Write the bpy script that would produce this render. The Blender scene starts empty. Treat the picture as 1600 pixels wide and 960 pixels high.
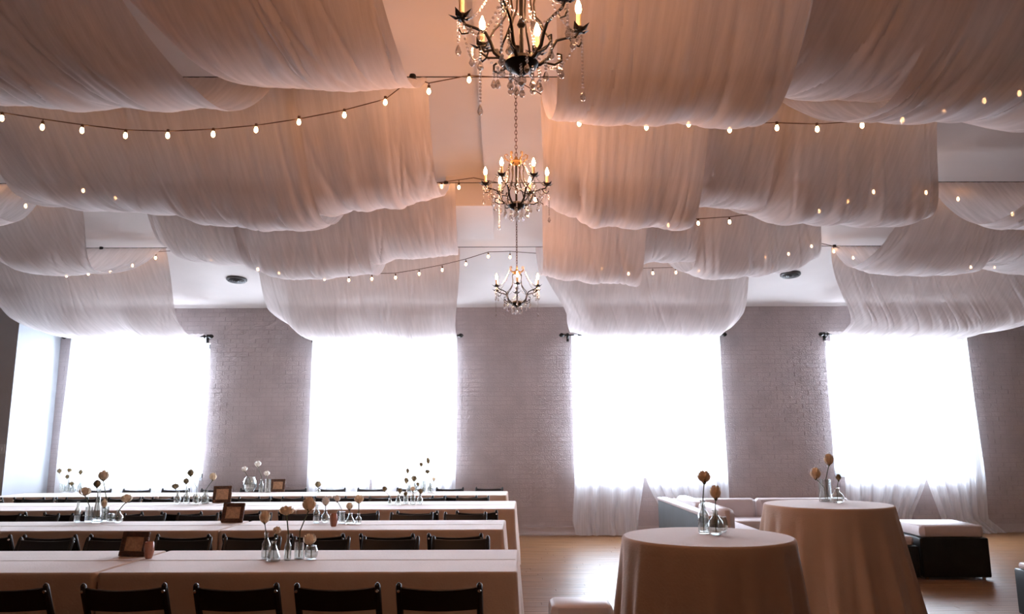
import bpy, math, random
from mathutils import Vector, Matrix
R = math.radians
PI = math.pi
scene = bpy.context.scene
col = scene.collection

# ------------------------------------------------------------------ camera
F_PX = 1215.0
EYE = Vector((0, 0, 1.5))
CAM = (Matrix.Rotation(R(-0.6), 3, 'Z') @ Matrix.Rotation(R(90 + 9.8), 3, 'X') @ Matrix.Rotation(R(-0.3), 3, 'Z'))
cd = bpy.data.cameras.new('camera')
cd.sensor_width = 36
cd.lens = F_PX / 1600 * 36
cd.clip_start = 0.05
cam = bpy.data.objects.new('camera', cd)
cam.matrix_world = Matrix.Translation(EYE) @ CAM.to_4x4()
col.objects.link(cam)
scene.camera = cam

# ------------------------------------------------------------------ world, daylight, exposure
scene.view_settings.view_transform = 'Standard'
scene.view_settings.look = 'None'
scene.view_settings.gamma = 1
scene.view_settings.use_curve_mapping = False
scene.view_settings.exposure = 0.56
w = bpy.data.worlds.new('overcast_sky')
scene.world = w
w.use_nodes = True
w.node_tree.nodes['Background'].inputs[0].default_value = (0.80, 0.90, 1.0, 1)
w.node_tree.nodes['Background'].inputs[1].default_value = 4.0
scene.cycles.max_bounces = 10
scene.cycles.diffuse_bounces = 5
scene.cycles.transparent_max_bounces = 24
scene.cycles.sample_clamp_indirect = 6
scene.cycles.caustics_reflective = False
scene.cycles.caustics_refractive = False
WALL = 13.0
WINDOWS = [(-7.10, -4.92), (-3.15, -0.80), (1.14, 3.52), (5.42, 7.62)]
SILL_Z, HEAD_Z = 0.93, 3.14
DAY_W = 440
for i, (a, b) in enumerate(WINDOWS):
    ld = bpy.data.lights.new('window_daylight', 'AREA')
    ld.shape = 'RECTANGLE'
    ld.size = b - a
    ld.size_y = HEAD_Z - SILL_Z
    ld.energy = DAY_W
    ld.color = (0.80, 0.89, 1.0)
    lo = bpy.data.objects.new('window_daylight', ld)
    lo.location = ((a + b) / 2, WALL + 0.55, (SILL_Z + HEAD_Z) / 2)
    lo.rotation_euler = (R(-90), 0, 0)
    col.objects.link(lo)
CANDLE_E = 450.0
BULB_E = 34.0

# ------------------------------------------------------------------ helpers
def ray(px, py):
    return CAM @ Vector(((px - 800) / F_PX, -(py - 480) / F_PX, -1))
def at(px, py, Y):
    d = ray(px, py); return EYE + d * (Y / d.y)
def atz(px, py, z):
    d = ray(px, py); return EYE + d * ((z - EYE.z) / d.z)

class MB:
    def __init__(s): s.v = []; s.f = []
    def add(s, vs, fs, M=None):
        n = len(s.v)
        s.v += [tuple(M @ Vector(p)) if M else tuple(p) for p in vs]
        s.f += [tuple(i + n for i in f) for f in fs]
        return s
    def box(s, x0, x1, y0, y1, z0, z1, M=None, c=0.0):
        if c <= 0:
            vs = [(x, y, z) for z in (z0, z1) for y in (y0, y1) for x in (x0, x1)]
            return s.add(vs, [(0,2,3,1),(4,5,7,6),(0,1,5,4),(2,6,7,3),(0,4,6,2),(1,3,7,5)], M)
        c = min(c, (x1-x0)/2.01, (y1-y0)/2.01, (z1-z0)/2.01)
        def ring(i, z):
            X0, X1, Y0, Y1 = x0+i, x1-i, y0+i, y1-i
            k = c
            return [(X0+k-i,Y0,z),(X1-k+i,Y0,z),(X1,Y0+k-i,z),(X1,Y1-k+i,z),(X1-k+i,Y1,z),(X0+k-i,Y1,z),(X0,Y1-k+i,z),(X0,Y0+k-i,z)]
        rings = [ring(c*0.7, z0), ring(c*0.2, z0+c*0.3), ring(0, z0+c), ring(0, z1-c), ring(c*0.2, z1-c*0.3), ring(c*0.7, z1)]
        return s.loft(rings, M, caps=True)
    def loft(s, rings, M=None, closed=True, caps=False):
        n = len(rings[0]); vs = [p for r in rings for p in r]; fs = []
        for i in range(len(rings) - 1):
            for j in range(n if closed else n - 1):
                a = i*n + j; b = i*n + (j+1) % n
                fs.append((a, b, b+n, a+n))
        if caps:
            fs.append(tuple(range(n-1, -1, -1)))
            fs.append(tuple((len(rings)-1)*n + k for k in range(n)))
        return s.add(vs, fs, M)
    def tube(s, path, r, n=8, M=None, caps=True):
        path = [Vector(p) for p in path]
        rings = []; up = None
        for i, p in enumerate(path):
            t = (path[min(i+1, len(path)-1)] - path[max(i-1, 0)])
            if t.length < 1e-9: t = Vector((0,0,1))
            t.normalize()
            if up is None:
                up = Vector((0,0,1)) if abs(t.z) < 0.9 else Vector((1,0,0))
            a = up - t * up.dot(t)
            if a.length < 1e-6: a = Vector((1,0,0)) - t * t.x
            a.normalize(); b = t.cross(a); up = a
            rr = r[i] if isinstance(r, (list, tuple)) else r
            rings.append([tuple(p + a*(rr*math.cos(2*PI*k/n)) + b*(rr*math.sin(2*PI*k/n))) for k in range(n)])
        return s.loft(rings, M, caps=caps)
    def lathe(s, prof, n=16, M=None, caps=False):
        rings = [[(max(r, 1e-4)*math.cos(2*PI*k/n), max(r, 1e-4)*math.sin(2*PI*k/n), z) for k in range(n)] for r, z in prof]
        return s.loft(rings, M, caps=caps)
    def ball(s, c, r, n=8, m=5, sz=1.0):
        prof = [(r*math.sin(PI*i/m), -r*sz*math.cos(PI*i/m)) for i in range(m+1)]
        return s.lathe(prof, n, Matrix.Translation(Vector(c)))
    def build(s, name, mt, parent=None, smooth=True, kind=None, loc=None):
        me = bpy.data.meshes.new(name)
        me.from_pydata(s.v, [], s.f)
        if smooth:
            me.polygons.foreach_set('use_smooth', [True]*len(me.polygons))
        me.update()
        if smooth and hasattr(me, 'set_sharp_from_angle'):
            me.set_sharp_from_angle(angle=R(40))
        o = bpy.data.objects.new(name, me)
        if mt: me.materials.append(mt)
        if parent: o.parent = parent
        if kind: o['kind'] = kind
        if loc: o.location = loc
        col.objects.link(o)
        return o

def tag(o, label=None, cat=None, group=None, kind=None):
    if label: o['label'] = label
    if cat: o['category'] = cat
    if group: o['group'] = group
    if kind: o['kind'] = kind
    return o
def thing(name, label, cat, loc=(0,0,0), rz=0.0, group=None):
    o = bpy.data.objects.new(name, None)
    o.empty_display_size = 0.1
    o.location = loc; o.rotation_euler = (0, 0, rz)
    col.objects.link(o)
    return tag(o, label, cat, group)
KIDS = {}
def dup(o, parent=None):
    c = o.copy(); col.objects.link(c)
    if parent: c.parent = parent
    for ch in o.children: dup(ch, c)
    return c

# ------------------------------------------------------------------ materials
def mat(name, color, rough=0.6, metal=0.0, spec=0.4, var=0.0, scale=6.0, stretch=(1,1,1), bump=0.0, bscale=40.0):
    m = bpy.data.materials.new(name); m.use_nodes = True
    nt = m.node_tree; b = nt.nodes['Principled BSDF']
    b.inputs['Base Color'].default_value = (*color, 1)
    b.inputs['Roughness'].default_value = rough
    b.inputs['Metallic'].default_value = metal
    b.inputs['Specular IOR Level'].default_value = spec
    tc = nt.nodes.new('ShaderNodeTexCoord'); mp = nt.nodes.new('ShaderNodeMapping')
    mp.inputs['Scale'].default_value = stretch
    nt.links.new(tc.outputs['Object'], mp.inputs[0])
    if var > 0:
        n = nt.nodes.new('ShaderNodeTexNoise'); n.inputs['Scale'].default_value = scale; n.inputs['Detail'].default_value = 5
        nt.links.new(mp.outputs[0], n.inputs['Vector'])
        r = nt.nodes.new('ShaderNodeValToRGB')
        r.color_ramp.elements[0].position = 0.3; r.color_ramp.elements[1].position = 0.7
        r.color_ramp.elements[0].color = (*[c*(1-var) for c in color], 1)
        r.color_ramp.elements[1].color = (*[min(1, c*(1+var)) for c in color], 1)
        nt.links.new(n.outputs['Fac'], r.inputs[0]); nt.links.new(r.outputs[0], b.inputs['Base Color'])
    if bump > 0:
        n2 = nt.nodes.new('ShaderNodeTexNoise'); n2.inputs['Scale'].default_value = bscale; n2.inputs['Detail'].default_value = 4
        nt.links.new(mp.outputs[0], n2.inputs['Vector'])
        bp = nt.nodes.new('ShaderNodeBump'); bp.inputs['Strength'].default_value = bump; bp.inputs['Distance'].default_value = 0.02
        nt.links.new(n2.outputs['Fac'], bp.inputs['Height']); nt.links.new(bp.outputs[0], b.inputs['Normal'])
    return m
def sheer(name, color, transp, transl, stretch, bscale=9.0, bstr=0.35, sheen=1.15):
    m = bpy.data.materials.new(name); m.use_nodes = True
    nt = m.node_tree; nt.nodes.clear()
    out = nt.nodes.new('ShaderNodeOutputMaterial')
    df = nt.nodes.new('ShaderNodeBsdfDiffuse'); tl = nt.nodes.new('ShaderNodeBsdfTranslucent'); tp = nt.nodes.new('ShaderNodeBsdfTransparent')
    df.inputs[0].default_value = (*color, 1); tl.inputs[0].default_value = (*color, 1)
    tc = nt.nodes.new('ShaderNodeTexCoord'); mp = nt.nodes.new('ShaderNodeMapping'); mp.inputs['Scale'].default_value = stretch
    nt.links.new(tc.outputs['Object'], mp.inputs[0])
    n = nt.nodes.new('ShaderNodeTexNoise'); n.inputs['Scale'].default_value = bscale; n.inputs['Detail'].default_value = 6
    nt.links.new(mp.outputs[0], n.inputs['Vector'])
    bp = nt.nodes.new('ShaderNodeBump'); bp.inputs['Strength'].default_value = bstr; bp.inputs['Distance'].default_value = 0.03
    nt.links.new(n.outputs['Fac'], bp.inputs['Height'])
    nt.links.new(bp.outputs[0], df.inputs['Normal']); nt.links.new(bp.outputs[0], tl.inputs['Normal'])
    sh = nt.nodes.new('ShaderNodeBsdfSheen'); sh.inputs['Color'].default_value = (*[c*sheen*k for c, k in zip(color, (0.92, 0.96, 1.0))], 1); sh.inputs['Roughness'].default_value = 0.35
    ad = nt.nodes.new('ShaderNodeAddShader')
    m1 = nt.nodes.new('ShaderNodeMixShader'); m1.inputs[0].default_value = transl
    nt.links.new(df.outputs[0], ad.inputs[0]); nt.links.new(sh.outputs[0], ad.inputs[1]); nt.links.new(ad.outputs[0], m1.inputs[1]); nt.links.new(tl.outputs[0], m1.inputs[2])
    m2 = nt.nodes.new('ShaderNodeMixShader')
    mr = nt.nodes.new('ShaderNodeMapRange'); mr.inputs['From Min'].default_value = 0.3; mr.inputs['From Max'].default_value = 0.7
    mr.inputs['To Min'].default_value = transp*0.6; mr.inputs['To Max'].default_value = transp*1.4
    nt.links.new(n.outputs['Fac'], mr.inputs[0]); nt.links.new(mr.outputs[0], m2.inputs[0])
    nt.links.new(m1.outputs[0], m2.inputs[1]); nt.links.new(tp.outputs[0], m2.inputs[2])
    nt.links.new(m2.outputs[0], out.inputs[0])
    return m
def clear(name, tint, gloss=0.1, rough=0.02, edge=0.7):
    m = bpy.data.materials.new(name); m.use_nodes = True
    nt = m.node_tree; nt.nodes.clear()
    out = nt.nodes.new('ShaderNodeOutputMaterial')
    tp = nt.nodes.new('ShaderNodeBsdfTransparent'); tp.inputs[0].default_value = (*tint, 1)
    gl = nt.nodes.new('ShaderNodeBsdfGlossy'); gl.inputs['Roughness'].default_value = rough
    lw = nt.nodes.new('ShaderNodeLayerWeight'); lw.inputs[0].default_value = 0.35
    mr = nt.nodes.new('ShaderNodeMapRange'); mr.inputs['To Min'].default_value = gloss; mr.inputs['To Max'].default_value = edge
    nt.links.new(lw.outputs['Facing'], mr.inputs[0])
    mx = nt.nodes.new('ShaderNodeMixShader'); nt.links.new(mr.outputs[0], mx.inputs[0])
    nt.links.new(tp.outputs[0], mx.inputs[1]); nt.links.new(gl.outputs[0], mx.inputs[2]); nt.links.new(mx.outputs[0], out.inputs[0])
    return m
def glow(name, color, strength):
    m = bpy.data.materials.new(name); m.use_nodes = True
    nt = m.node_tree; nt.nodes.clear()
    out = nt.nodes.new('ShaderNodeOutputMaterial'); e = nt.nodes.new('ShaderNodeEmission')
    e.inputs[0].default_value = (*color, 1); e.inputs[1].default_value = strength
    nt.links.new(e.outputs[0], out.inputs[0])
    return m

M_SWAG = sheer('swag_gauze', (0.70, 0.635, 0.62), 0.17, 0.31, (6.0, 0.4, 0.4), 6.0, 0.16)
M_CURT = sheer('curtain_voile', (0.90, 0.91, 0.93), 0.22, 0.55, (6.0, 6.0, 0.35), 5.0, 0.4, 0.1)
M_BRICK = mat('painted_brick', (0.47, 0.41, 0.41), 0.6, var=0.10, scale=3.0, bump=0.5, bscale=60)
M_MORTAR = mat('painted_mortar', (0.43, 0.375, 0.375), 0.8, var=0.06, scale=8)
M_CEIL = mat('ceiling_paint', (0.72, 0.67, 0.65), 0.9, var=0.03, scale=1.5)
M_WALL = mat('wall_paint', (0.40, 0.42, 0.45), 0.8, var=0.03, scale=2)
M_DARKWALL = mat('grey_wall_paint', (0.42, 0.41, 0.42), 0.8, var=0.06, scale=2)
M_BROWNWALL = mat('brown_wall_paint', (0.20, 0.13, 0.085), 0.8, var=0.06, scale=2)
M_TRIM = mat('trim_paint', (0.55, 0.50, 0.50), 0.5, var=0.04)
M_FLOOR = mat('floor_planks', (0.25, 0.12, 0.05), 0.34, spec=0.3, var=0.28, scale=3.0, stretch=(0.6, 6, 1), bump=0.15, bscale=12)
M_SUB = mat('floor_gap', (0.03, 0.018, 0.01), 0.8, var=0.1)
M_CLOTH = mat('ivory_linen', (0.60, 0.47, 0.38), 0.85, spec=0.2, var=0.04, scale=5, bump=0.1, bscale=90)
_b = M_CLOTH.node_tree.nodes['Principled BSDF']; _b.inputs['Sheen Weight'].default_value = 0.8; _b.inputs['Sheen Roughness'].default_value = 0.35; _b.inputs['Sheen Tint'].default_value = (1.0, 0.92, 0.90, 1)
M_CHAIR = mat('black_lacquer', (0.012, 0.011, 0.010), 0.42, spec=0.4, var=0.2, scale=8)
M_PAD = mat('chair_pad_vinyl', (0.03, 0.027, 0.025), 0.5, var=0.1)
M_STEEL = mat('bright_steel', (0.8, 0.78, 0.74), 0.25, metal=1.0, var=0.05)
M_IRON = mat('dark_iron', (0.010, 0.008, 0.007), 0.45, metal=0.2, var=0.3, scale=30)
M_BRASS = mat('aged_gilt', (0.30, 0.19, 0.08), 0.4, metal=0.8, var=0.3, scale=40)
M_CANDLE = mat('amber_candle_sleeve', (0.62, 0.47, 0.30), 0.5, var=0.1, scale=30)
M_CRYSTAL = clear('crystal', (0.97, 0.94, 0.92), 0.30, 0.10, 0.95)
M_GLASS = clear('vase_glass', (0.93, 0.95, 0.94), 0.10, 0.03, 0.9)
M_PANE = clear('window_glass', (0.97, 0.98, 1.0), 0.04, 0.0, 0.3)
M_FLAME = glow('candle_bulb_glow', (1.0, 0.44, 0.20), CANDLE_E)
M_BULB = glow('string_bulb_glow', (1.0, 0.50, 0.22), BULB_E)
M_WIRE = mat('brown_wire', (0.10, 0.055, 0.04), 0.6, var=0.1)
M_WOODF = mat('carved_wood_frame', (0.085, 0.035, 0.016), 0.5, var=0.5, scale=30, bump=0.5, bscale=60)
M_CARD = mat('kraft_card', (0.48, 0.29, 0.17), 0.8, var=0.22, scale=55)
M_ROSE = mat('rose_petal', (0.82, 0.68, 0.50), 0.7, var=0.18, scale=30)
M_CREAM = mat('cream_petal', (0.88, 0.77, 0.60), 0.7, var=0.12, scale=30)
M_WHITEF = mat('white_petal', (0.86, 0.82, 0.76), 0.7, var=0.08, scale=30)
M_OLIVE = mat('olive_bud', (0.26, 0.21, 0.12), 0.7, var=0.25, scale=40)
M_STEM = mat('green_stem', (0.075, 0.10, 0.05), 0.6, var=0.25, scale=30)
M_VOTIVE = mat('blush_votive_glass', (0.42, 0.20, 0.14), 0.25, spec=0.6, var=0.2, scale=25)
M_SEATW = mat('white_leatherette', (0.62, 0.54, 0.53), 0.45, spec=0.4, var=0.04, scale=5, bump=0.1, bscale=20)
M_BLACKB = mat('black_leatherette', (0.012, 0.014, 0.014), 0.40, spec=0.4, var=0.25, scale=6)
M_GREYB = mat('charcoal_side_panel', (0.07, 0.08, 0.085), 0.5, var=0.15, scale=4)
M_VENT = mat('vent_metal', (0.10, 0.095, 0.095), 0.5, metal=0.4, var=0.2, scale=20)
M_FRAMEW = mat('window_frame_paint', (0.62, 0.63, 0.65), 0.5, var=0.05)
M_PLATE = mat('switch_plate', (0.55, 0.55, 0.55), 0.4, var=0.02)

# ------------------------------------------------------------------ setting
XL, XR, YB = -9.6, 9.6, -4.0
RETURN_Y, ALC_X = 11.85, -7.42
def struct(o): o['kind'] = 'structure'; return o
# floor: board bed with planks running across the room
fl = struct(MB().box(XL-0.3, XR+0.3, YB-0.3, WALL+0.3, -0.12, -0.006).build('floor', M_SUB, smooth=False))
rnd = random.Random(3)
mb = MB(); y = YB
while y < WALL:
    y1 = min(y + 0.095, WALL); x = XL + rnd.uniform(-1.5, 0)
    while x < XR:
        x1 = x + rnd.uniform(1.2, 2.4)
        mb.box(max(x, XL), min(x1 - 0.003, XR), y, y1 - 0.003, -0.01, rnd.uniform(-0.0008, 0))
        x = x1
    y = y1
mb.build('floor_planks', M_FLOOR, fl, smooth=False, kind='stuff')
# back wall with openings
def wall_rects(x0, x1, z0, z1):
    xs = [x0] + [v for ab in WINDOWS for v in ab] + [x1]
    out = [(xs[i], xs[i+1], z0, z1) for i in range(0, len(xs), 2)]
    for a, b in WINDOWS: out += [(a, b, z0, SILL_Z), (a, b, HEAD_Z, z1)]
    return out
CEIL_W, CEIL_T, CEIL_Y = 3.74, 4.32, 8.2
def ceil_z(y): return CEIL_T if y < CEIL_Y else CEIL_T + (CEIL_W - CEIL_T) * (y - CEIL_Y) / (WALL - CEIL_Y)
mb = MB()
for r in wall_rects(ALC_X - 0.1, XR + 0.2, -0.1, CEIL_W + 0.2): mb.box(r[0], r[1], WALL, WALL + 0.3, r[2], r[3])
wb = struct(mb.build('wall_back', M_MORTAR, smooth=False))
mb = MB(); z = 0.14; k = 0
while z < CEIL_W - 0.02:
    z1 = min(z + 0.075, CEIL_W); x = ALC_X + (0.0 if k % 2 else -0.105)
    while x < XR:
        xa, xb = max(x, ALC_X) + 0.004, min(x + 0.21, XR) - 0.004
        segs = [(xa, xb)]
        for a, b in WINDOWS:
            if z1 > SILL_Z + 0.02 and z < HEAD_Z - 0.02:
                ns = []
                for p, q in segs:
                    if q <= a or p >= b: ns.append((p, q)); continue
                    if p < a: ns.append((p, a))
                    if q > b: ns.append((b, q))
                segs = ns
        for p, q in segs:
            if q - p > 0.02:
                j = rnd.uniform(0.004, 0.011)
                mb.box(p, q, WALL - j, WALL + 0.01, z + 0.004, z1 - 0.004)
        x += 0.21
    z = z1; k += 1
mb.build('brick_courses', M_BRICK, wb, smooth=False, kind='stuff')
# windows
for i, (a, b) in enumerate(WINDOWS):
    y0, y1 = WALL + 0.14, WALL + 0.20
    f = MB()
    f.box(a, a+0.07, y0, y1, SILL_Z, HEAD_Z); f.box(b-0.07, b, y0, y1, SILL_Z, HEAD_Z)
    f.box(a, b, y0, y1, SILL_Z, SILL_Z+0.07); f.box(a, b, y0, y1, HEAD_Z-0.07, HEAD_Z)
    win = struct(f.build('window_%d' % (i+1), M_FRAMEW, smooth=False))
    m_ = (a + b) / 2
    MB().box(m_-0.035, m_+0.035, y0+0.005, y1-0.005, SILL_Z+0.07, HEAD_Z-0.07).build('mullion', M_FRAMEW, win, smooth=False)
    MB().box(a+0.07, b-0.07, y0+0.012, y1-0.012, 2.06, 2.10).build('glazing_bar', M_FRAMEW, win, smooth=False)
    MB().box(a+0.002, b-0.002, WALL-0.03, y0, SILL_Z-0.035, SILL_Z).build('window_sill', M_FRAMEW, win, smooth=False)
    for xa, xb in ((a+0.07, m_-0.035), (m_+0.035, b-0.07)):
        for za, zb in ((SILL_Z+0.07, 2.06), (2.10, HEAD_Z-0.07)):
            MB().box(xa, xb, y0+0.026, y0+0.032, za, zb).build('pane', M_PANE, win, smooth=False)
# other walls, ceiling
struct(MB().box(ALC_X-0.2, ALC_X, RETURN_Y, WALL+0.3, -0.1, CEIL_T).build('wall_left_alcove', M_WALL, smooth=False))
struct(MB().box(XL-0.2, ALC_X-0.2, RETURN_Y, RETURN_Y+0.2, -0.1, CEIL_T).build('wall_left_return', M_DARKWALL, smooth=False))
MB().box(ALC_X-0.2, ALC_X, RETURN_Y-0.004, RETURN_Y, 0, CEIL_T).build('corner_face', M_DARKWALL, bpy.data.objects['wall_left_return'], smooth=False)
struct(MB().box(XL-0.2, XL, YB, RETURN_Y+0.2, -0.1, CEIL_T+0.1).build('wall_left', M_BROWNWALL, smooth=False))
struct(MB().box(XR, XR+0.2, YB, WALL+0.3, -0.1, CEIL_T+0.1).build('wall_right', M_BROWNWALL, smooth=False))
struct(MB().box(XL-0.2, XR+0.2, YB-0.2, YB, -0.1, CEIL_T+0.1).build('wall_front', M_BROWNWALL, smooth=False))
mb = MB()
prof = [(YB-0.2, CEIL_T), (CEIL_Y-0.6, CEIL_T), (CEIL_Y, CEIL_T-0.02), (CEIL_Y+0.6, ceil_z(CEIL_Y+0.6)), (WALL+0.3, ceil_z(WALL+0.3))]
ra = [(XL-0.2, y_, z_) for y_, z_ in prof] + [(XL-0.2, y_, z_+0.2) for y_, z_ in reversed(prof)]
rb = [(XR+0.2, p[1], p[2]) for p in ra]
mb.loft([ra, rb], caps=True)
struct(mb.build('ceiling', M_CEIL, smooth=False))
# shallow boxed soffit running down the middle of the ceiling
pa = at(747, 135, 5.9); pb = at(768, 350, 9.4)
xs0 = (at(747, 135, 5.9).x + at(757, 240, 7.2).x) / 2
struct(MB().box(xs0, xs0+0.62, YB, 8.0, CEIL_T-0.10, CEIL_T+0.02).build('trim_1', M_CEIL, smooth=False))
mb = MB()
mb.box(-0.62, -0.12, 8.0, 9.4, 3.98, 4.36)
struct(mb.build('trim_2', M_CEIL, smooth=False))
mb = MB()
mb.box(ALC_X, XR, WALL-0.025, WALL+0.01, 0, 0.13); mb.box(ALC_X, XR, WALL-0.033, WALL-0.02, 0.115, 0.14); mb.box(ALC_X, XR, WALL-0.045, WALL-0.02, 0, 0.03)
struct(mb.build('baseboard_back', M_TRIM, smooth=False))
struct(MB().box(ALC_X, ALC_X+0.02, RETURN_Y, WALL-0.02, 0, 0.13).build('baseboard_left', M_TRIM, smooth=False))
# wall switch on the dark return wall
p = at(3, 702, RETURN_Y)
sw = thing('wall_switch', 'small pale switch plate on the dark grey wall at the left edge', 'switch', (p.x, RETURN_Y, p.z))
MB().box(-0.045, 0.045, -0.012, 0, -0.07, 0.07, c=0.004).build('plate', M_PLATE, sw)
MB().box(-0.012, 0.012, -0.02, -0.011, -0.025, 0.025, c=0.003).build('toggle', M_PLATE, sw)
# ceiling vents
for (px, py, lab) in ((370, 436, 'dark round ceiling vent above the gap between first and second windows'),
                      (1235, 428, 'dark round ceiling vent above the gap between third and fourth windows')):
    d = ray(px, py); lo, hi = 8.5, 12.9
    for _ in range(40):
        y_ = (lo + hi) / 2; p = EYE + d * (y_ / d.y)
        if p.z < ceil_z(y_): lo = y_
        else: hi = y_
    sl = math.atan2(CEIL_W - CEIL_T, WALL - CEIL_Y)
    v = thing('ceiling_vent', lab, 'vent', (p.x, p.y, p.z))
    v.rotation_euler = (sl, 0, 0)
    v['group'] = 'round ceiling vents'
    MB().lathe([(0.15, 0), (0.15, -0.02), (0.135, -0.035), (0.115, -0.03), (0.11, 0)], 24).build('frame', M_VENT, v)
    for r_ in (0.09, 0.06, 0.03):
        MB().lathe([(r_+0.008, -0.012), (r_+0.014, -0.04), (r_-0.002, -0.036), (r_-0.006, -0.01)], 20).build('louver', M_VENT, v)
    MB().lathe([(0.001, -0.004), (0.115, -0.004), (0.115, 0)], 20).build('backing', M_IRON, v)

# ------------------------------------------------------------------ curtains and rods
ROD_Z, ROD_Y = 3.24, WALL - 0.16
def curtain(label, xt0, xt1, xb0, xb1, xm0=None, xm1=None, gather_at=None, seed=0, puddle=0.0, flip=0):
    """sheer panel: top edge x range, bottom edge x range, optional mid range at sill height"""
    rn = random.Random(seed)
    nu, nv = int(abs(xt1-xt0)*70), 44
    ph = [rn.uniform(0, 6.28) for _ in range(6)]
    vs, fs = [], []
    for j in range(nv+1):
        t = j / nv; z = ROD_Z + 0.012 - t*ROD_Z
        sm = t*t*(3-2*t)
        if xm0 is None: a, b = xt0 + (xb0-xt0)*sm, xt1 + (xb1-xt1)*sm
        else:
            if t < 0.7:
                k = t/0.7; a, b = xt0 + (xm0-xt0)*k, xt1 + (xm1-xt1)*k
            else:
                k = (t-0.7)/0.3; k = k*k*(3-2*k); a, b = xm0 + (xb0-xm0)*k, xm1 + (xb1-xm1)*k
        amp = 0.012 + 0.022*min(1, t*2)
        for i in range(nu+1):
            s = i / nu
            x = a + (b-a)*s
            q = s*(xt1-xt0)
            yy = amp*(math.sin(q*34 + ph[0] + 0.8*math.sin(t*3+ph[3])) + 0.6*math.sin(q*57 + ph[1] + t*1.2) + 0.5*math.sin(q*15 + ph[2] - t))
            out = 0.0
            if puddle and t > 0.93: out = puddle * (t-0.93)/0.07
            vs.append((x + 0.02*math.sin(q*20 + 4*t + ph[4])*t + out*(0.4 + 0.8*(s if not flip else 1-s)), ROD_Y - 0.005 + yy*0.9 - out*0.5*(0.6+0.4*math.sin(q*9+ph[5])), z))
    for j in range(nv):
        for i in range(nu):
            n = j*(nu+1)+i; fs.append((n, n+1, n+nu+2, n+nu+1))
    mb = MB(); mb.add(vs, fs)
    return tag(mb.build('sheer_curtain', M_CURT), label, 'curtain')
def rod(label, x0, x1):
    t = thing('curtain_rod', label, 'curtain rod', (0, ROD_Y, ROD_Z))
    MB().tube([(x0, 0, 0), (x1, 0, 0)], 0.013, 10).build('pole', M_IRON, t)
    for s, x in ((-1, x0), (1, x1)):
        f = MB(); Mx = Matrix.Translation((x, 0, 0)) @ Matrix.Rotation(s*PI/2, 4, 'Y')
        f.lathe([(0.001, -0.01), (0.022, 0), (0.014, 0.015), (0.03, 0.04), (0.036, 0.06), (0.028, 0.085), (0.012, 0.1), (0.001, 0.105)], 12, Mx)
        f.build('finial', M_IRON, t)
        g = MB(); xb = x - s*0.05
        g.box(xb-0.02, xb+0.02, 0.14, 0.16, -0.09, 0.05); g.tube([(xb, 0.15, -0.03), (xb, 0.06, -0.05), (xb, 0, -0.022)], 0.009, 8)
        g.lathe([(0.02, -0.012), (0.026, 0), (0.02, 0.012)], 12, Matrix.Translation((xb, 0, 0)) @ Matrix.Rotation(PI/2, 4, 'Y'))
        g.build('bracket', M_IRON, t)
    return t
names = ['first window from the left', 'second window from the left', 'third window from the left', 'fourth window from the left']
RODX = [(-7.22, -4.92), (-3.26, -0.78), (1.02, 3.62), (5.36, 7.78)]
for i, (a, b) in enumerate(RODX):
    rod('black iron curtain rod with finials over the %s' % names[i], a, b)
CX = [((-7.16,-6.11),(-7.2,-6.1)), ((-6.10,-4.93),(-6.09,-4.9)),
      ((-3.18,-2.15),(-3.2,-2.17)), ((-2.14,-0.78),(-2.15,-0.8)),
      ((1.12,2.0),(1.10,2.28)), ((2.02,3.60),(2.56,3.62)),
      ((5.44,6.72),(5.55,6.55)), ((6.74,7.74),(6.95,7.72))]
for i, (tp, bt) in enumerate(CX):
    w_ = i // 2
    lab = 'white sheer curtain panel on the %s side of the %s' % ('left' if i % 2 == 0 else 'right', names[w_])
    if i == 4: curtain(lab, *tp, 1.10, 2.12, 1.14, 2.24, seed=i, puddle=0.05, flip=1)
    elif i == 5: curtain(lab, *tp, 2.62, 3.62, 2.26, 3.62, seed=i)
    elif i == 6: curtain(lab, *tp, 5.5, 6.5, 5.5, 6.84, seed=i, puddle=0.05)
    elif i == 7: curtain(lab, *tp, 7.05, 7.74, 6.86, 7.78, seed=i, puddle=0.22)
    else: curtain(lab, *tp, *bt, seed=i)

# ------------------------------------------------------------------ ceiling cables and swags
CAB = [(2.85, 4.10), (5.25, 4.09), (7.67, 4.12), (10.0, 4.03), (WALL-0.21, 3.275)]
CABX = {1: (-4.6, 4.9), 2: (-7.6, 7.4), 3: (-7.4, 7.6)}
cab_lab = {1: 'thin dark ceiling cable nearest the camera carrying the first swags', 2: 'thin dark ceiling cable in the middle carrying the second swags',
           3: 'thin dark ceiling cable farthest back carrying the window swags'}
for k in (1, 2, 3):
    y_, z_ = CAB[k]
    c = thing('ceiling_cable', cab_lab[k], 'cable', (0, y_, z_+0.004), group='ceiling cables')
    MB().tube([(XL, 0, 0), (XR, 0, 0)], 0.004, 6).build('wire', M_IRON, c)
hooks = [(645, 120, 1, 'left of the front chandelier'), (697, 283, 2, 'left of the middle chandelier'),
         (160, 376, 3, 'far left, over the swag of the first window'), (1303, 382, 3, 'left corner of the swag over the fourth window'),
         (1460, 283, 2, 'upper right beside the pale swag')]
for px, py, k, lab in hooks:
    y_, z_ = CAB[k]; p = at(px, py, y_)
    h = thing('cable_hook', 'small black hook on the ceiling cable, ' + lab, 'hook', (p.x, y_-0.01, z_), group='cable hooks')
    b_ = MB(); b_.lathe([(0.001, -0.022), (0.022, -0.016), (0.026, 0.0), (0.022, 0.016), (0.001, 0.022)], 12); b_.build('clamp', M_IRON, h)

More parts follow.
